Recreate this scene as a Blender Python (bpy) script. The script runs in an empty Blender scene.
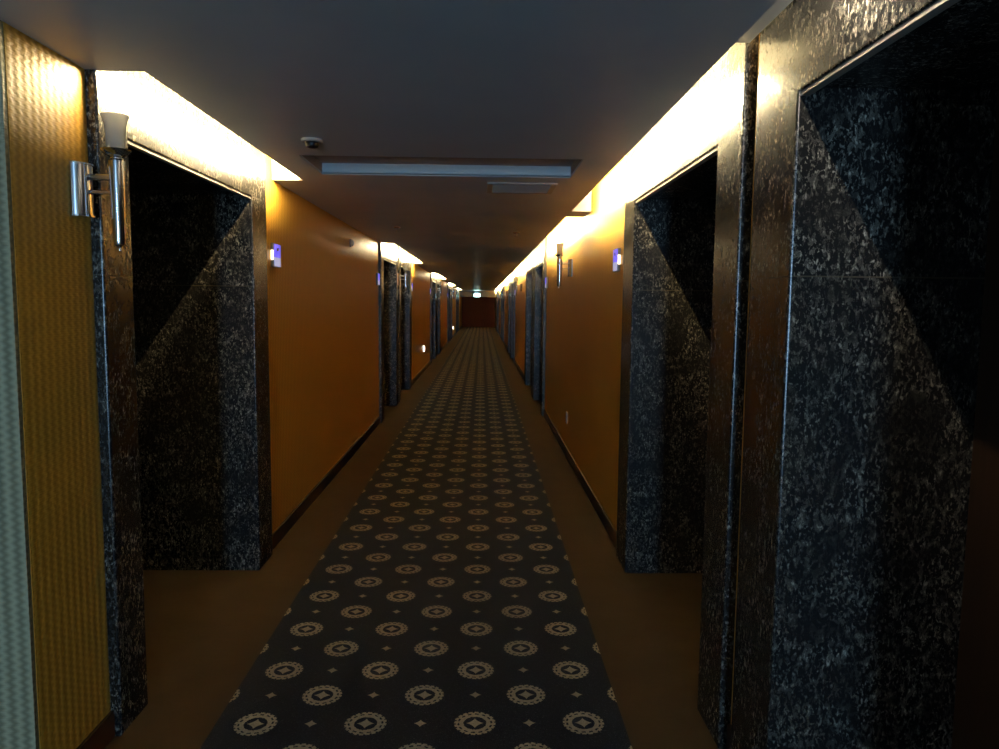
import bpy, bmesh, math, random
from mathutils import Vector, Matrix
random.seed(7)
S = bpy.context.scene
COL = S.collection
PI = math.pi
F_W, F_H = 999.0, 749.0

# ------------------------------------------------------------------ camera
pitch, yaw, roll = .09457, .02452, -.01002
cy, sy, cp, sp = math.cos(yaw), math.sin(yaw), math.cos(pitch), math.sin(pitch)
fw = Vector((sy*cp, cy*cp, -sp)); rt = Vector((cy, -sy, 0)); dn = fw.cross(rt)
c_, s_ = math.cos(roll), math.sin(roll)
r2 = c_*rt + s_*dn; d2 = -s_*rt + c_*dn
cam = bpy.data.cameras.new('camera'); camo = bpy.data.objects.new('camera', cam); COL.objects.link(camo)
mw = Matrix.Identity(4)
for i in range(3):
    mw[i][0] = r2[i]; mw[i][1] = -d2[i]; mw[i][2] = -fw[i]
mw[2][3] = 1.6
camo.matrix_world = mw
cam.sensor_width = 36; cam.lens = 748.3/F_W*36; cam.clip_start = .02; cam.clip_end = 200
S.camera = camo

# ------------------------------------------------------------------ light, exposure
world = bpy.data.worlds.new('world'); S.world = world; world.use_nodes = True
world.node_tree.nodes['Background'].inputs[0].default_value = (.45, .65, 1, 1)
world.node_tree.nodes['Background'].inputs[1].default_value = .0
S.view_settings.view_transform = 'Standard'; S.view_settings.look = 'None'
S.view_settings.gamma = 1; S.view_settings.use_curve_mapping = False
S.view_settings.exposure = 0.22
S.cycles.max_bounces = 7; S.cycles.diffuse_bounces = 5; S.cycles.glossy_bounces = 3
S.cycles.sample_clamp_indirect = 4
WARM = (1, .80, .43); WARM_STRENGTH = 900.0
NEUTRAL = (1, .90, .70); NEUTRAL_STRENGTH = 400.0
# daylight coming through the window at the near end of the corridor, behind the camera
dl = bpy.data.lights.new('daylight', 'AREA'); dl.shape = 'RECTANGLE'; dl.size = .40; dl.size_y = 1.9
dl.energy = 170; dl.color = (.36, .66, 1)
dlo = bpy.data.objects.new('daylight', dl); COL.objects.link(dlo)
dlo.location = (-.2, -5.85, 1.30); dlo.rotation_euler = (PI/2, 0, 0)
dl.spread = PI
d2l = bpy.data.lights.new('lobby_fill', 'AREA'); d2l.shape = 'RECTANGLE'; d2l.size = 3.0; d2l.size_y = 1.5  # cool fill added to lift the near ceiling; lobby wall has no window
d2l.energy = 8; d2l.color = (.36, .56, 1)
d2o = bpy.data.objects.new('lobby_fill', d2l); COL.objects.link(d2o)
d2o.location = (-3.55, -1.6, 1.2); d2o.rotation_euler = (PI/2, 0, -PI/2)

# ------------------------------------------------------------------ dimensions
XL, XR = -1.35, .91          # wallpapered walls
ML, MR = -1.312, .868        # polished faces of the marble surrounds
ZC = 2.375                   # ceiling
ZT = 2.62                    # top of the light coves
LIPR, LIPL = .745, -1.155    # edges of the cove slots
YE = 51.0                    # end wall
YN = -6.0                   # near end
YRET = 2.2                   # corner of the pale return wall
XLOB = -3.6
OPZ = 2.19                   # clear height of the door openings
DL, DR = .70, .56            # alcove depths

# ------------------------------------------------------------------ node helpers
def mat(name):
    m = bpy.data.materials.new(name); m.use_nodes = True
    nt = m.node_tree
    return m, nt, nt.nodes['Principled BSDF']
def setp(b, **k):
    for n, v in k.items():
        b.inputs[n.replace('_', ' ')].default_value = v
class N:
    def __init__(s, nt): s.nt = nt
    def lk(s, a, b): s.nt.links.new(a, b)
    def m(s, op, a, b=None, c=None):
        n = s.nt.nodes.new('ShaderNodeMath'); n.operation = op
        for i, v in enumerate((a, b, c)):
            if v is None: continue
            if isinstance(v, (int, float)): n.inputs[i].default_value = v
            else: s.lk(v, n.inputs[i])
        return n.outputs[0]
    def pos(s):
        g = s.nt.nodes.new('ShaderNodeNewGeometry'); return g.outputs['Position']
    def sep(s, v):
        n = s.nt.nodes.new('ShaderNodeSeparateXYZ'); s.lk(v, n.inputs[0]); return n.outputs
    def mapping(s, v, sc=(1,1,1), loc=(0,0,0)):
        n = s.nt.nodes.new('ShaderNodeMapping'); s.lk(v, n.inputs[0])
        n.inputs['Scale'].default_value = sc; n.inputs['Location'].default_value = loc
        return n.outputs[0]
    def noise(s, v, scale, detail=2, rough=.5, dist=0.0):
        n = s.nt.nodes.new('ShaderNodeTexNoise'); s.lk(v, n.inputs['Vector'])
        n.inputs['Scale'].default_value = scale; n.inputs['Detail'].default_value = detail
        n.inputs['Roughness'].default_value = rough; n.inputs['Distortion'].default_value = dist
        return n.outputs[0]
    def ramp(s, v, stops):
        n = s.nt.nodes.new('ShaderNodeValToRGB'); s.lk(v, n.inputs[0])
        e = n.color_ramp.elements
        while len(e) < len(stops): e.new(.5)
        for i, (p, c) in enumerate(stops):
            e[i].position = p; e[i].color = (*c, 1) if len(c) == 3 else c
        return n.outputs[0]
    def mix(s, f, a, b):
        n = s.nt.nodes.new('ShaderNodeMix'); n.data_type = 'RGBA'
        if isinstance(f, (int, float)): n.inputs[0].default_value = f
        else: s.lk(f, n.inputs[0])
        for i, v in ((6, a), (7, b)):
            if isinstance(v, tuple): n.inputs[i].default_value = (*v, 1)
            else: s.lk(v, n.inputs[i])
        return n.outputs[2]
    def bump(s, h, strength, dist):
        n = s.nt.nodes.new('ShaderNodeBump'); s.lk(h, n.inputs['Height'])
        n.inputs['Strength'].default_value = strength; n.inputs['Distance'].default_value = dist
        return n.outputs[0]

# ------------------------------------------------------------------ materials
def make_marble(name, tint=(.60, .535, .43)):
    m, nt, b = mat(name); n = N(nt)
    p = n.pos()
    pm = n.mapping(p, (1.15, 1.15, .62))
    f1 = n.noise(pm, 42, 5, .70, .45)
    fl = n.ramp(f1, [(.522, (0,0,0)), (.56, (.30,.30,.30)), (.60, (.05,.05,.05)), (.68, (.85,.85,.85))])
    f2 = n.noise(n.mapping(p, (1,1,.6), (3.1, 1.7, 0)), 100, 2, .6, .3)
    fl2 = n.ramp(f2, [(.56, (0,0,0)), (.70, (.8,.8,.8))])
    patch = n.noise(p, 7, 4, .65, 1.2)
    pk = n.ramp(patch, [(.39, (.10,.10,.10)), (.62, (1,1,1))])
    s = n.m('ADD', fl, fl2); s = n.m('MULTIPLY', s, pk); s = n.m('MINIMUM', s, 1.0)
    # horizontal slab joint at z 1.685
    z = n.sep(p)[2]
    j = n.m('LESS_THAN', n.m('ABSOLUTE', n.m('SUBTRACT', z, 1.685)), .0022)
    s = n.m('MULTIPLY', s, n.m('MULTIPLY_ADD', n.m('GREATER_THAN', z, 1.685), .35, .65))
    col = n.mix(s, (.014, .0125, .012), tint)
    col = n.mix(n.m('MULTIPLY', j, .55), col, (.12, .095, .06))
    n.lk(col, b.inputs['Base Color'])
    setp(b, Roughness=.26, Specular_IOR_Level=.45)
    return m
M_marble = make_marble('dark fossil marble')
M_seam, nt, b = mat('pale lintel stone'); setp(b, Base_Color=(.34,.31,.26,1), Roughness=.4)

def make_paper(name, c1, c2, spec=.5, rough=.45, bumps=.5):
    m, nt, b = mat(name); n = N(nt)
    p = n.pos(); x, y, z = n.sep(p)
    u = n.m('ADD', x, y)
    tri = n.m('PINGPONG', z, .012)
    uu = n.m('ADD', u, n.m('MULTIPLY', tri, .9))
    st = n.m('SINE', n.m('MULTIPLY', uu, 2*PI/.040))
    st = n.m('MULTIPLY_ADD', st, .5, .5)
    rib = n.m('SINE', n.m('MULTIPLY', z, 2*PI/.0075))
    h = n.m('ADD', st, n.m('MULTIPLY', rib, .08))
    fine = n.noise(n.mapping(p, (1, 1, .15)), 60, 2)
    col = n.mix(n.m('MULTIPLY_ADD', fine, .25, n.m('MULTIPLY', st, .75)), c1, c2)
    n.lk(col, b.inputs['Base Color'])
    n.lk(n.bump(h, bumps, .003), b.inputs['Normal'])
    setp(b, Roughness=rough, Specular_IOR_Level=spec)
    return m
M_paper = make_paper('gold woven wallpaper', (.54, .265, .024), (.78, .44, .065), .4, .45, .32)
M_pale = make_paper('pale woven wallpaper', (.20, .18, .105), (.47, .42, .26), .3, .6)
M_ceil, nt, b = mat('matt ceiling paint'); n = N(nt)
n.lk(n.ramp(n.noise(n.pos(), 2.2, 3), [(.3, (.66,.69,.74)), (.7, (.72,.75,.80))]), b.inputs['Base Color']); setp(b, Roughness=.38, Specular_IOR_Level=.5)
M_recess, nt, b = mat('dark recess tone'); setp(b, Base_Color=(.40,.34,.32,1), Roughness=.8)  # recess pan toned darker and browner than the ceiling
M_cove, nt, b = mat('white cove paint'); setp(b, Base_Color=(.8,.78,.72,1), Roughness=.8)
M_base, nt, b = mat('dark brown baseboard'); setp(b, Base_Color=(.035,.014,.008,1), Roughness=.4)
M_end, nt, b = mat('red brown end wall'); n = N(nt)
n.lk(n.mix(n.noise(n.pos(), 3, 2), (.42,.14,.06), (.52,.19,.08)), b.inputs['Base Color']); setp(b, Roughness=.6)
M_wood, nt, b = mat('dark door veneer'); n = N(nt)
n.lk(n.mix(n.noise(n.mapping(n.pos(), (8,8,.6)), 6, 4), (.03,.014,.007), (.07,.032,.014)), b.inputs['Base Color']); setp(b, Roughness=.4)
M_dark, nt, b = mat('black metal'); setp(b, Base_Color=(.01,.01,.012,1), Metallic=.4, Roughness=.4)
M_chrome, nt, b = mat('polished chrome'); setp(b, Base_Color=(.75,.77,.82,1), Metallic=1, Roughness=.14)
M_plastic, nt, b = mat('cream plastic'); setp(b, Base_Color=(.7,.65,.55,1), Roughness=.4)
M_greyplastic, nt, b = mat('grey plastic'); setp(b, Base_Color=(.3,.3,.3,1), Roughness=.5)
M_vent, nt, b = mat('painted vent metal'); setp(b, Base_Color=(.5,.46,.42,1), Roughness=.5)
M_recesslit, nt, b = mat('daylight tinted recess board'); setp(b, Base_Color=(.75,.82,.86,1), Roughness=.6)  # blue cast of the window light put into the board colour
M_frost, nt, b = mat('frosted glass'); setp(b, Base_Color=(1,1,1,1), Roughness=.3, Transmission_Weight=.85, IOR=1.2)
def emis(name, col, st):
    m, nt, b = mat(name); setp(b, Base_Color=(*col, 1), Roughness=.4)
    b.inputs['Emission Color'].default_value = (*col, 1); b.inputs['Emission Strength'].default_value = st
    return m
M_tube = emis('warm tube glow', WARM, WARM_STRENGTH)
M_tube2 = emis('neutral tube glow', NEUTRAL, NEUTRAL_STRENGTH)
M_signblue = emis('violet backlit panel', (.16, .13, .95), .85)
M_signgrey = emis('grey lit acrylic', (.42, .42, .62), .75)
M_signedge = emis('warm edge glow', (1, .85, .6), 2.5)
M_exit = emis('green white exit glow', (.55, 1, .92), 18)
M_night = emis('white night light glow', (1, .92, .85), 9)

def make_border():
    m, nt, b = mat('brown border carpet'); n = N(nt); p = n.pos()
    a = n.noise(p, 3.0, 4, .6); f = n.noise(p, 350, 2)
    v = n.m('MULTIPLY_ADD', f, .5, n.m('MULTIPLY', a, .6))
    n.lk(n.ramp(v, [(.35, (.042,.027,.014)), (.75, (.070,.046,.024))]), b.inputs['Base Color'])
    n.lk(n.bump(f, .6, .004), b.inputs['Normal'])
    setp(b, Roughness=.95, Specular_IOR_Level=.1); return m
M_border = make_border()
def make_carpet():
    m, nt, b = mat('navy medallion carpet'); n = N(nt); p = n.pos(); x, y, z = n.sep(p)
    s = .415
    # weave wobble
    u = n.m('DIVIDE', n.m('SUBTRACT', x, -.844), s); v = n.m('DIVIDE', n.m('SUBTRACT', y, 2.717), s)
    wob = n.noise(p, 160, 1)
    def cell(off_u, off_v):
        a = n.m('SUBTRACT', n.m('FRACT', n.m('ADD', u, .5+off_u+40)), .5)
        c = n.m('SUBTRACT', n.m('FRACT', n.m('ADD', v, .5+off_v+40)), .5)
        return a, c
    def med(a, c):
        r = n.m('SQRT', n.m('ADD', n.m('MULTIPLY', a, a), n.m('MULTIPLY', c, c)))
        r = n.m('ADD', r, n.m('MULTIPLY', n.m('SUBTRACT', wob, .5), .02))
        th = n.m('ARCTAN2', c, a)
        ring = n.m('MULTIPLY', n.m('LESS_THAN', r, .190), n.m('GREATER_THAN', r, .105))
        # dark weave gaps inside the ring
        gap = n.m('MULTIPLY', n.m('LESS_THAN', n.m('ABSOLUTE', n.m('SUBTRACT', r, .152)), .009),
                  n.m('GREATER_THAN', n.m('SINE', n.m('MULTIPLY', th, 14)), -.2))
        ring = n.m('MULTIPLY', ring, n.m('SUBTRACT', 1.0, gap))
        notch = n.m('MULTIPLY', n.m('GREATER_THAN', r, .175), n.m('GREATER_THAN', n.m('SINE', n.m('MULTIPLY', th, 20)), .5))
        ring = n.m('MULTIPLY', ring, n.m('SUBTRACT', 1.0, notch))
        st = star(a, c, .082)
        return n.m('MAXIMUM', ring, st)
    def star(a, c, R):
        q = n.m('ADD', n.m('POWER', n.m('ABSOLUTE', a), .72), n.m('POWER', n.m('ABSOLUTE', c), .72))
        return n.m('LESS_THAN', q, R**.72)
    a, c = cell(0, 0); A = med(a, c)
    a, c = cell(.5, .5); B = med(a, c)
    a, c = cell(.5, 0); C = star(a, c, .062)
    a, c = cell(0, .5); D = star(a, c, .062)
    pat = n.m('MAXIMUM', n.m('MAXIMUM', A, B), n.m('MAXIMUM', C, D))
    f = n.noise(p, 260, 2); g = n.noise(p, 120, 1)
    tex = n.ramp(f, [(.42, (.002,.004,.010)), (.64, (.011,.016,.032)), (.74, (.09,.10,.125))])
    beige = n.mix(f, (.30, .25, .17), (.72, .63, .45))
    col = n.mix(n.m('MULTIPLY', pat, n.m('MULTIPLY_ADD', g, .5, .65)), tex, beige)
    n.lk(col, b.inputs['Base Color']); n.lk(n.bump(f, .5, .004), b.inputs['Normal'])
    setp(b, Roughness=.95, Specular_IOR_Level=.1); return m
M_carpet = make_carpet()

# ------------------------------------------------------------------ mesh helpers
def box(bm, x0, x1, y0, y1, z0, z1):
    if x0 > x1: x0, x1 = x1, x0
    if y0 > y1: y0, y1 = y1, y0
    v = [bm.verts.new((x, y, z)) for x in (x0, x1) for y in (y0, y1) for z in (z0, z1)]
    for f in ((0,1,3,2), (4,6,7,5), (0,4,5,1), (2,3,7,6), (0,2,6,4), (1,5,7,3)):
        bm.faces.new([v[i] for i in f])
def link(name, bm, m, parent=None, bevel=0, smooth=False, loc=None):
    bmesh.ops.recalc_face_normals(bm, faces=bm.faces)
    me = bpy.data.meshes.new(name); bm.to_mesh(me); bm.free()
    me.materials.append(m)
    o = bpy.data.objects.new(name, me); COL.objects.link(o)
    if parent: o.parent = parent
    if loc: o.location = loc
    if bevel:
        bv = o.modifiers.new('bevel', 'BEVEL'); bv.width = bevel; bv.segments = 3; bv.limit_method = 'ANGLE'; bv.harden_normals = False
    if smooth:
        for p in me.polygons: p.use_smooth = True
        me.set_sharp_from_angle(angle=.7)
    return o
def B(name, m, dims, parent=None, bevel=0):
    bm = bmesh.new(); box(bm, *dims); return link(name, bm, m, parent, bevel)
def struct(o, label=None):
    o['kind'] = 'structure'
    if label: o['label'] = label
    return o
def tag(o, label, cat, group=None):
    o['label'] = label; o['category'] = cat
    if group: o['group'] = group
    return o
def empty(name, loc=(0,0,0), rz=0):
    o = bpy.data.objects.new(name, None); COL.objects.link(o); o.location = loc; o.rotation_euler = (0,0,rz); o.empty_display_size = .05
    return o
def copy_tree(o, parent=None):
    c = o.copy(); COL.objects.link(c)
    if parent: c.parent = parent
    for ch in o.children: copy_tree(ch, c)
    return c
def lathe(bm, prof, seg=28, origin=(0,0,0)):
    ox, oy, oz = origin; rings = []
    for r, z in prof:
        if r < 1e-6: rings.append([bm.verts.new((ox, oy, oz+z))])
        else: rings.append([bm.verts.new((ox+r*math.cos(2*PI*i/seg), oy+r*math.sin(2*PI*i/seg), oz+z)) for i in range(seg)])
    for a, b in zip(rings, rings[1:]):
        for i in range(seg):
            j = (i+1) % seg
            if len(a) == 1 and len(b) == 1: continue
            if len(a) == 1: bm.faces.new((a[0], b[i], b[j]))
            elif len(b) == 1: bm.faces.new((a[i], a[j], b[0]))
            else: bm.faces.new((a[i], a[j], b[j], b[i]))
def slab(bm, plane, cells_x, cells_y, keep, t0, t1):
    """watertight plate made of grid cells; plane 'z' -> (x,y) cells, plane 'x' -> (y,z) cells"""
    def P(a, b, t): return (a, b, t) if plane == 'z' else (t, a, b)
    vs = {}
    def V(i, j, t):
        k = (i, j, t)
        if k not in vs: vs[k] = bm.verts.new(P(cells_x[i], cells_y[j], t0 if t == 0 else t1))
        return vs[k]
    nx, ny = len(cells_x)-1, len(cells_y)-1
    K = [[keep((cells_x[i]+cells_x[i+1])/2, (cells_y[j]+cells_y[j+1])/2) for j in range(ny)] for i in range(nx)]
    for i in range(nx):
        for j in range(ny):
            if not K[i][j]: continue
            for t in (0, 1): bm.faces.new([V(i,j,t), V(i+1,j,t), V(i+1,j+1,t), V(i,j+1,t)])
            for di, dj, e in ((-1,0,((i,j),(i,j+1))), (1,0,((i+1,j),(i+1,j+1))), (0,-1,((i,j),(i+1,j))), (0,1,((i,j+1),(i+1,j+1)))):
                a, b = i+di, j+dj
                if 0 <= a < nx and 0 <= b < ny and K[a][b]: continue
                bm.faces.new([V(*e[0],0), V(*e[1],0), V(*e[1],1), V(*e[0],1)])

# ------------------------------------------------------------------ layout of the doors
# (outer near, opening near, opening far, outer far)
PL = [(2.65, 2.87, 4.37, 4.65)]
for k in range(4):
    d = 9.8*k
    PL += [(9.87+d, 10.12+d, 11.60+d, 11.84+d), (12.01+d, 12.27+d, 13.80+d, 14.10+d)]
PR = [(.17, .48, 2.11, 2.43), (2.55, 2.82, 4.33, 4.63)]
for k in range(4):
    d = 9.75*k
    PR += [(10.60+d, 10.85+d, 12.38+d, 12.62+d), (12.79+d, 13.05+d, 14.65+d, 14.93+d)]
SLOT_L = [(2.665, 4.93)] + [(9.95+9.8*k, 14.95+9.8*k) for k in range(4)]
SLOT_R = [(.2, 6.35), (6.75, 48.0)]
REC = (-.98, .54, 4.10, 4.69)     # recessed ceiling panel
VENT = (.03, .48, 4.90, 5.33)

# ------------------------------------------------------------------ floor
o = struct(B('floor', M_border, (XLOB-.1, 1.7, YN-.1, YE+.1, -.1, 0)), 'brown plain carpet along both edges of the corridor')
bm = bmesh.new(); box(bm, -.995, .556, YN+.2, YE-.05, .0, .006)
tag(link('carpet_runner', bm, M_carpet), 'long navy patterned carpet strip with beige ring medallions down the corridor', 'carpet')

# ------------------------------------------------------------------ ceiling
xs = sorted({XLOB-.1, XL-.85, XL, LIPL, REC[0], REC[1], LIPR, .835, MR+.04, 1.7, XL-.01})
ys = sorted({YN-.1, YRET, REC[2], REC[3], YE+.1} | {a for s in SLOT_L+SLOT_R for a in s} | {1.9, 2.5})
def keepc(x, y):
    if x < XL-.005 and y > YRET: return False
    if x < LIPL and any(a < y < b for a, b in SLOT_L): return False
    if x > LIPR and any(a < y < b for a, b in SLOT_R): return False
    if REC[0] < x < REC[1] and REC[2] < y < REC[3]: return False
    if x > MR+.03: return False
    return True
bm = bmesh.new(); slab(bm, 'z', xs, ys, keepc, ZC, ZC+.012)
struct(link('ceiling', bm, M_ceil), 'matt grey ceiling of the corridor')
# recess pan in the ceiling
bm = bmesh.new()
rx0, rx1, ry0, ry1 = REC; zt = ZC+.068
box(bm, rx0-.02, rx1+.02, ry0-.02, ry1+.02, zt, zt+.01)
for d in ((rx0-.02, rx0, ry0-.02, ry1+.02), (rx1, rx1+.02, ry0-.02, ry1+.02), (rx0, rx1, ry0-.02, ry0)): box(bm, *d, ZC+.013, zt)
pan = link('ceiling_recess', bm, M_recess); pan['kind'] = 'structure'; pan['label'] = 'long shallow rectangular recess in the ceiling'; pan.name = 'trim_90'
B('front_board', M_recesslit, (rx0, rx1, ry1, ry1+.02, ZC+.005, zt), pan)['label'] = 'inner board of the ceiling recess with bluish daylight put into its colour'
# cove boxes above the slots
def cove(name, x_in, x_out, y0, y1, lab):
    bm = bmesh.new()
    box(bm, min(x_in, x_out), max(x_in, x_out), y0-.02, y1+.02, ZT, ZT+.015)
    s = 1 if x_out > x_in else -1
    box(bm, x_in, x_in+.015*s, y0-.02, y1+.02, ZC+.0125, ZT)
    for y in (y0-.02, y1): box(bm, x_in+.016*s, x_out, y, y+.02, ZC+.0125, ZT)
    return struct(link(name, bm, M_cove), lab)
TR = 30
for i, (a, b) in enumerate(SLOT_R):
    cove('trim_%d' % TR, .60, XR+.04, a, b, 'white painted light cove above the right wall'); TR += 1
for a, b in SLOT_L:
    cove('trim_%d' % TR, -1.03, XL-.05, a, b, 'white painted light cove above the left doors'); TR += 1

# ------------------------------------------------------------------ walls
def wall_cells(side, plist, y0, y1):
    yy = sorted({y0, y1} | {v for p in plist for v in (p[0], p[3])})
    def keep(y, z): return not any(p[0] < y < p[3] for p in plist)
    bm = bmesh.new()
    if side < 0: slab(bm, 'x', yy, [0, ZT+.05], keep, XL-.1, XL)
    else: slab(bm, 'x', yy, [0, ZT+.05], keep, XR, XR+.1)
    return bm
struct(link('wall_left', wall_cells(-1, PL, YRET+.02, YE), M_paper), 'gold woven wallpaper wall on the left')
struct(link('wall_right', wall_cells(1, PR, YN, YE), M_paper), 'gold woven wallpaper wall on the right')
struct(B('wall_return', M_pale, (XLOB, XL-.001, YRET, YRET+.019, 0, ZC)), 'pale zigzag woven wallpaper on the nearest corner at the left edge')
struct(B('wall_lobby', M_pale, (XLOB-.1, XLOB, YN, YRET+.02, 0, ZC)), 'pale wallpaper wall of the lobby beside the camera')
struct(B('wall_end', M_end, (XL-.1, XR+.1, YE, YE+.1, 0, ZT)), 'reddish brown wall closing the far end')
bm = bmesh.new(); slab(bm, 'x', [XLOB-.1, -.45, .05, 1.1], [0, .3, 2.2, ZC], lambda a, b: not (-.45 < a < .05 and .3 < b < 2.2), 0, .1)
for v in bm.verts: v.co = Vector((v.co.y, YN-.1+v.co.x, v.co.z))
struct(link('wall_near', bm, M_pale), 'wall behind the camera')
wf = bmesh.new()
for d in ((-.45, .05, .3, .33), (-.45, .05, 2.17, 2.2), (-.45, -.42, .33, 2.17), (.02, .05, .33, 2.17)):
    box(wf, d[0], d[1], YN-.06, YN, d[2], d[3])
w = struct(link('window_1', wf, M_vent), 'window behind the camera')
mg, nt, b = mat('window glass'); setp(b, Transmission_Weight=1.0, Roughness=0, IOR=1.45)
B('pane', mg, (-.42, .02, YN-.04, YN-.035, .33, 2.17), w)
# lowered bulkhead close to the end wall
struct(B('trim_91', M_ceil, (XL, XR, 47.2, 47.6, 2.0, ZC)), 'lowered bulkhead across the far end of the ceiling')
# baseboards
def base(side, plist, y0, y1, name, lab):
    bm = bmesh.new(); e = y0
    segs = []
    for p in sorted(plist):
        if p[0] > e: segs.append((e, p[0]))
        e = p[3]
    segs.append((e, y1))
    for a, b in segs:
        if side < 0: box(bm, XL, XL+.014, a, b, 0, .1)
        else: box(bm, XR-.014, XR, a, b, 0, .1)
    return struct(link(name, bm, M_base, bevel=.003), lab)
base(-1, PL, YRET+.01, YE, 'baseboard_left', 'dark brown baseboard along the left wall')
base(1, PR, YN, YE, 'baseboard_right', 'dark brown baseboard along the right wall')

# ------------------------------------------------------------------ marble door surrounds, alcoves, doors
def where(side, i):
    return ('left' if side < 0 else 'right')
def portal(side, p, idx):
    y0, o0, o1, y1 = p
    xf = ML if side < 0 else MR
    xb = xf + (-1 if side < 0 else 1)*(DL if side < 0 else DR)
    s = -1 if side < 0 else 1
    bm = bmesh.new()
    def keep(y, z): return not (o0 < y < o1 and z < OPZ)
    slab(bm, 'x', [y0, o0, o1, y1], [0, OPZ, ZT-.002], keep, xf, xf+.058*s)
    bmesh.ops.recalc_face_normals(bm, faces=bm.faces)
    wl = bm.edges.layers.float.new('bevel_weight_edge')
    for e in bm.edges:
        if all(abs(v.co.x-xf) < 1e-5 for v in e.verts) and len(e.link_faces) == 2 and abs(e.link_faces[0].normal.dot(e.link_faces[1].normal)) < .5: e[wl] = 1.0
    root = link('trim_%d' % idx, bm, M_marble, bevel=.007)
    root.modifiers['bevel'].limit_method = 'WEIGHT'
    struct(root, 'dark marble surround of a door alcove on the %s wall' % ('left' if side < 0 else 'right'))
    x1 = xf+.0581*s
    for a, b in ((o0-.03, o0), (o1, o1+.03)):
        B('reveal', M_marble, (x1, xb, a, b, 0, OPZ+.03), root)
    B('soffit', M_marble, (x1, xb, o0, o1, OPZ+.012, OPZ+.042), root)
    B('lintel_strip', M_seam, (xf+.006*s, xf+.030*s, o0+.004, o1-.004, OPZ-.012, OPZ-.0005), root)
    B('back_wall', M_wood, (xb, xb+.05*s, o0-.03, o1+.03, 0, OPZ+.04), root)
    return xb
def door(side, p, xb, idx):
    y0, o0, o1, y1 = p; s = -1 if side < 0 else 1; m = (o0+o1)/2
    f = bmesh.new()
    for a, b, z0, z1 in ((m-.52, m-.46, 0, 2.1), (m+.46, m+.52, 0, 2.1), (m-.46, m+.46, 2.04, 2.1)):
        box(f, xb-.03*s, xb-.001*s, a, b, z0, z1)
    r = link('door_%d' % idx, f, M_wood, bevel=.003); struct(r, 'dark wooden hotel room door in its alcove')
    bm = bmesh.new(); box(bm, xb-.018*s, xb-.001*s, m-.457, m+.457, .005, 2.037); link('leaf', bm, M_wood, r, bevel=.002)
    bm = bmesh.new(); box(bm, xb-.075*s, xb-.06*s, m-.42, m-.28, 1.02, 1.04); box(bm, xb-.062*s, xb-.018*s, m-.42, m-.40, 1.02, 1.04)
    box(bm, xb-.026*s, xb-.018*s, m-.44, m-.38, .94, 1.14); link('handle', bm, M_chrome, r, bevel=.003)
k = 1
for side, lst in ((-1, PL), (1, PR)):
    for p in lst:
        xb = portal(side, p, k); door(side, p, xb, k); k += 1

# ------------------------------------------------------------------ light tubes hidden in the coves
def tube(x, z, y0, y1, m, label, name='fluorescent_tube'):
    root = empty(name, (x, (y0+y1)/2, z)); tag(root, label, 'cove light')
    bm = bmesh.new(); L = (y1-y0)/2; nseg = max(1, int((y1-y0)/.6)); R = .011
    rings = []
    for i in range(nseg+1):
        y = -L+.02 + (2*L-.04)*i/nseg
        rings.append([bm.verts.new((R*math.cos(a*PI/3), y, R*math.sin(a*PI/3))) for a in range(6)])
    for a, b in zip(rings, rings[1:]):
        for i in range(6): bm.faces.new((a[i], a[(i+1)%6], b[(i+1)%6], b[i]))
    link('lamp', bm, m, root)
    bm = bmesh.new()
    for e in (-L, L-.02): box(bm, -.014, .014, e, e+.019, -.018, .014)
    box(bm, -.02, .016, -L, L, -.028, -.018)
    link('holder', bm, M_plastic, root)
    return root
TZ = ZC+.012+.031
tube(.728, TZ, .25, 1.85, M_tube2, 'hidden tube light in the cove over the nearest right door')
tube(.728, TZ, 2.76, 6.0, M_tube, 'hidden tube light in the right cove over the second right door')
tube(.728, TZ, 7.0, 47.9, M_tube, 'long hidden tube light in the right cove towards the far end')
struct(B('trim_92', M_ceil, (.70, .862, 1.95, 2.5, ZC+.075, ZC+.087)), 'narrow board closing the cove between the two nearest right doors')
pos = ['nearest left door', 'second left pair of doors', 'third left pair of doors', 'fourth left pair of doors', 'last left pair of doors']
for (a, b), t in zip(SLOT_L, pos):
    tube(-1.139, TZ, a+.05, b-.05, M_tube, 'hidden tube light in the cove over the '+t)

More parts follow.
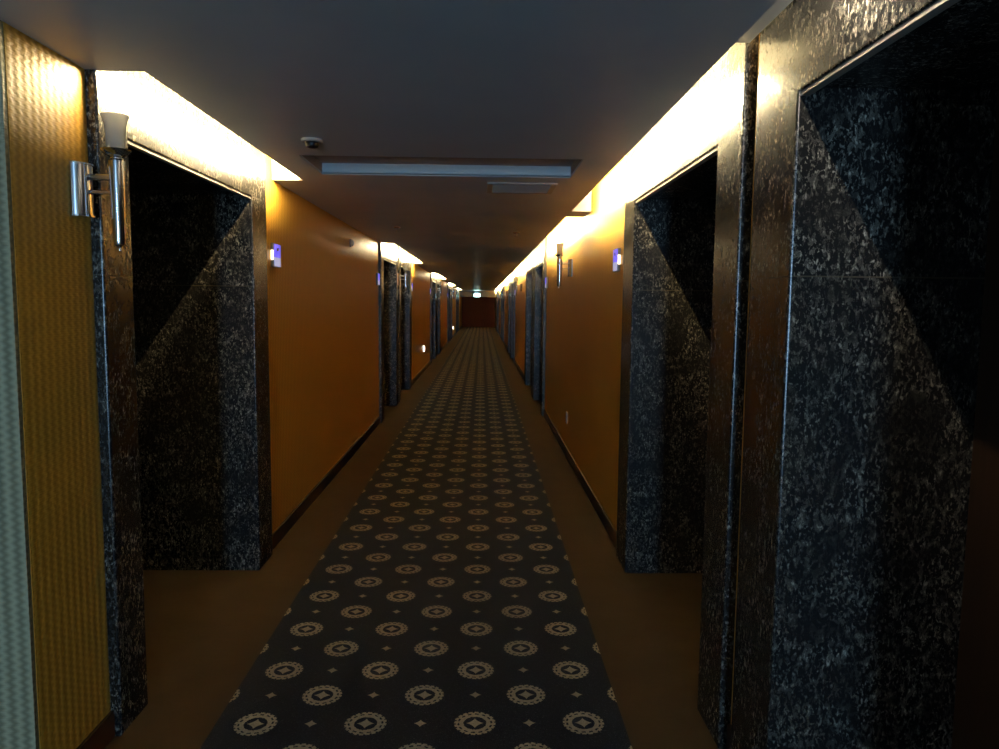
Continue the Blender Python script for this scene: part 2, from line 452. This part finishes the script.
# ------------------------------------------------------------------ sconces
def make_sconce():
    r = empty('wall_sconce')
    # local: wall plane x=0, room towards +x
    bm = bmesh.new(); n = 14; h = .165; W = .050; D = .040; lo = []; hi = []
    for i in range(n+1):
        a = -PI/2+PI*i/n
        lo.append(bm.verts.new((D*math.cos(a)+.002, W*math.sin(a), -h/2))); hi.append(bm.verts.new((D*math.cos(a)+.002, W*math.sin(a), h/2)))
    for i in range(n): bm.faces.new((lo[i], lo[i+1], hi[i+1], hi[i]))
    bm.faces.new(lo); bm.faces.new(hi[::-1]); bm.faces.new((lo[0], hi[0], hi[-1], lo[-1]))
    pl = link('wall_plate', bm, M_chrome, r, smooth=True)
    for z in (h/2, -h/2-.005):
        bm = bmesh.new(); ring0 = []; ring1 = []
        for i in range(n+1):
            a = -PI/2+PI*i/n
            ring0.append(bm.verts.new(((D+.004)*math.cos(a)+.002, (W+.004)*math.sin(a), z))); ring1.append(bm.verts.new(((D+.004)*math.cos(a)+.002, (W+.004)*math.sin(a), z+.005)))
        for i in range(n): bm.faces.new((ring0[i], ring0[i+1], ring1[i+1], ring1[i]))
        bm.faces.new(ring0); bm.faces.new(ring1[::-1]); bm.faces.new((ring0[0], ring1[0], ring1[-1], ring0[-1]))
        link('plate_rim', bm, M_chrome, pl)
    TX = .128
    for z, rr in ((.045, .011), (-.005, .007)):
        bm = bmesh.new(); lathe(bm, [(0, 0), (rr, 0), (rr, TX-.05), (0, TX-.05)], 16)
        bmesh.ops.rotate(bm, verts=bm.verts, matrix=Matrix.Rotation(PI/2, 3, 'Y')); 
        for v in bm.verts: v.co.x += .040; v.co.z += z
        link('arm', bm, M_chrome, r, smooth=True)
    bm = bmesh.new()
    lathe(bm, [(0,-.200), (.004,-.199), (.005,-.192), (.003,-.187), (.009,-.183), (.0175,-.178), (.019,-.17), (.021,-.10), (.0235,0), (.0255,.085), (.0255,.098), (.019,.104), (.019,.112), (0,.112)], 32, (TX,0,0))
    link('torch_body', bm, M_chrome, r, smooth=True)
    bm = bmesh.new()
    lathe(bm, [(0,.108), (.018,.108), (.034,.118), (.046,.130), (.048,.134), (.045,.135), (.030,.128), (.020,.126), (.020,.140), (.014,.146), (0,.146)], 32, (TX,0,0))
    link('dish', bm, M_chrome, r, smooth=True)
    bm = bmesh.new()
    lathe(bm, [(0,.137), (.026,.137), (.030,.145), (.031,.18), (.034,.215), (.041,.238), (.045,.246), (.042,.247), (.037,.238), (.031,.215), (.028,.18), (.026,.15), (0,.146)], 32, (TX,0,0))
    link('glass_shade', bm, M_frost, r, smooth=True)
    return r
sc = make_sconce()
SC_L = [(XL, 2.58, 'large chrome torch sconce on the wallpaper at the left edge'),
        (ML-.0, 11.72, 'chrome sconce between the second pair of left doors'),
        (ML-.0, 21.5, 'chrome sconce between the third pair of left doors'),
        (ML-.0, 31.3, 'chrome sconce between the fourth pair of left doors')]
SC_R = [(XR, 7.6, 'chrome torch sconce on the right wallpaper wall past the second door'),
        (XR, 17.0, 'small distant sconce on the right wall after the marble pair'),
        (XR, 26.8, 'tiny far sconce on the right wall, third from the camera'),
        (XR, 36.5, 'farthest tiny sconce on the right wall')]
first = True
for lst, rz in ((SC_L, 0), (SC_R, PI)):
    for x, y, lab in lst:
        o = sc if first else copy_tree(sc); first = False
        o.location = (x + (.001 if rz == 0 else -.001), y, 1.962); o.rotation_euler = (0, 0, rz)
        tag(o, lab, 'wall sconce', 'torch sconces along the corridor')

# ------------------------------------------------------------------ lit room signs
def make_sign():
    r = empty('room_sign')     # wall plane x=0, room +x ; y across (marble side = +y), z up
    bm = bmesh.new(); box(bm, .001, .022, -.085, .085, -.075, .075); link('housing', bm, M_greyplastic, r, bevel=.002)
    bm = bmesh.new(); box(bm, .0222, .026, -.060, .080, -.012, .070); bp = link('blue_panel', bm, M_signblue, r); bp['label'] = 'violet blue backlit upper panel'
    bm = bmesh.new(); box(bm, .0222, .026, -.060, .080, -.070, -.014); link('lower_panel', bm, M_signgrey, r)
    bm = bmesh.new(); box(bm, .0222, .0245, -.083, -.062, -.070, .070); link('side_band', bm, M_plastic, r)
    bm = bmesh.new(); box(bm, .0262, .0272, -.010, .022, .028, .048); box(bm, .0262, .0272, .024, .030, .020, .040); box(bm, .0262, .0272, -.018, -.012, .034, .054)
    link('emblem', bm, M_dark, bp)
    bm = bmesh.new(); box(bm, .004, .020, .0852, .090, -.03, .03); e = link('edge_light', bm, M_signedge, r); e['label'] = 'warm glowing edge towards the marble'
    return r
sg = make_sign(); first = True
SG = [(-1, 4.94, -1, 'violet lit room sign on the left wall after the first alcove'),
      (1, 5.02, -1, 'violet lit room sign on the right wall after the second alcove'),
      (-1, 9.72, 1, 'small lit sign on the left wall just before the second pair of doors'),
      (1, 10.44, 1, 'small lit sign on the right wall just before the next marble doors'),
      (-1, 14.40, -1, 'distant lit sign just past the second left pair of doors'),
      (-1, 19.45, 1, 'far lit sign just before the third left pair of doors'),
      (-1, 29.25, 1, 'tiny far lit sign before the fourth left pair of doors'),
      (1, 20.15, 1, 'tiny far lit sign on the right wall past the small distant sconce')]
for side, y, d, lab in SG:
    o = sg if first else copy_tree(sg); first = False
    # d: direction (in y) towards the marble
    x = XL if side < 0 else XR
    if side < 0:
        o.location = (x, y, 1.895); o.rotation_euler = (0, 0, 0); o.scale = (1, d, 1)
    else:
        o.location = (x, y, 1.895); o.rotation_euler = (0, 0, PI); o.scale = (1, -d, 1)
    tag(o, lab, 'sign', 'lit room signs beside the alcoves')

# ------------------------------------------------------------------ ceiling fittings
v0, v1, w0, w1 = VENT
r = empty('air_vent', ((v0+v1)/2, (w0+w1)/2, ZC)); tag(r, 'rectangular ceiling air vent with raised frame behind the long recess', 'vent')
hx, hy = (v1-v0)/2, (w1-w0)/2
bm = bmesh.new()
for d in ((-hx, hx, -hy, -hy+.035), (-hx, hx, hy-.035, hy), (-hx, -hx+.035, -hy+.035, hy-.035), (hx-.035, hx, -hy+.035, hy-.035)): box(bm, *d, -.009, -.0005)
link('frame', bm, M_vent, r, bevel=.003)
for i in range(8):
    bm = bmesh.new(); y = -hy+.06+i*(2*hy-.12)/7
    box(bm, -hx+.036, hx-.036, y-.012, y+.012, -.001, .001)
    bmesh.ops.rotate(bm, verts=bm.verts, cent=(0,y,0), matrix=Matrix.Rotation(math.radians(28), 3, 'X'))
    for v in bm.verts: v.co.z -= .0068
    link('slat', bm, M_vent, r)
r = empty('smoke_detector', (-.82, 3.70, ZC)); tag(r, 'small round smoke detector on the ceiling in front of the recess', 'smoke detector')
bm = bmesh.new(); lathe(bm, [(0,-.0005), (.05,-.0005), (.05,-.010), (.046,-.014), (0,-.014)], 28); link('base', bm, M_vent, r, smooth=True)
bm = bmesh.new(); lathe(bm, [(0,-.014), (.032,-.0145), (.034,-.022), (.028,-.036), (.018,-.040), (0,-.041)], 28); link('sensor', bm, M_dark, r, smooth=True)
def sprinkler(x, y, lab):
    r = empty('sprinkler', (x, y, ZC)); tag(r, lab, 'sprinkler', 'ceiling sprinklers')
    bm = bmesh.new(); lathe(bm, [(0,-.0005), (.036,-.0005), (.034,-.006), (.02,-.009), (0,-.009)], 24); link('escutcheon', bm, M_chrome, r, smooth=True)
    bm = bmesh.new(); lathe(bm, [(0,-.009), (.008,-.010), (.008,-.030), (.004,-.032), (.004,-.038), (.018,-.040), (.018,-.042), (0,-.043)], 20); link('head', bm, M_chrome, r, smooth=True)
sprinkler(-.88, 7.85, 'left ceiling sprinkler past the air vent')
sprinkler(.37, 8.3, 'right ceiling sprinkler past the air vent')

r = empty('wall_speaker', (XL, 7.77, 2.20), 0); tag(r, 'small round pale dome high on the left wallpaper wall', 'wall sensor')
bm = bmesh.new(); lathe(bm, [(0,.001), (.042,.001), (.042,.010), (.036,.014)], 24); lathe(bm, [(.036,.014), (0,.014)], 24)
bmesh.ops.rotate(bm, verts=bm.verts, matrix=Matrix.Rotation(PI/2, 3, 'Y')); link('base', bm, M_greyplastic, r, smooth=True)
bm = bmesh.new(); lathe(bm, [(.032,.0142), (.030,.026), (.020,.038), (0,.044)], 24); lathe(bm, [(0,.0142), (.032,.0142)], 24)
bmesh.ops.rotate(bm, verts=bm.verts, matrix=Matrix.Rotation(PI/2, 3, 'Y')); link('dome', bm, M_plastic, r, smooth=True)
r.name = 'wall_sensor'

r = empty('wall_socket', (XR, 7.80, .41)); tag(r, 'small cream wall socket low on the right wallpaper wall', 'socket')
bm = bmesh.new(); box(bm, -.010, -.001, -.04, .04, -.06, .06); link('plate', bm, M_plastic, r, bevel=.002)
bm = bmesh.new()
for y in (-.012, .012):
    box(bm, -.0112, -.0102, y-.002, y+.002, .0, .018)
link('slot', bm, M_dark, r)

for y, z, lab in ((17.3, .545, 'bright white night light low on the left wall past the second pair of doors'),
                  (35.0, .45, 'distant white night light low on the left wall near the far end')):
    r = empty('night_light', (XL, y, z)); tag(r, lab, 'night light', 'glowing night lights on the left wall')
    bm = bmesh.new(); box(bm, .001, .018, -.10, .10, -.075, .075); link('frame', bm, M_plastic, r, bevel=.003)
    bm = bmesh.new(); box(bm, .0182, .034, -.07, .07, -.055, .055); link('lens', bm, M_night, r, bevel=.006)

# hanging exit light near the far end
r = empty('exit_light', (-.30, 46.6, ZC)); tag(r, 'glowing greenish white exit light hanging at the far end of the corridor', 'exit light')
bm = bmesh.new(); box(bm, -.09, .09, -.03, .03, -.012, -.0005)
for x in (-.05, .05): box(bm, x-.008, x+.008, -.008, .008, -.16, -.012)
link('hanger', bm, M_chrome, r)
bm = bmesh.new(); box(bm, -.19, .19, -.025, .025, -.38, -.16); link('housing', bm, M_greyplastic, r, bevel=.004)
bm = bmesh.new(); box(bm, -.175, .175, -.031, -.0255, -.365, -.175); link('lit_face', bm, M_exit, r)
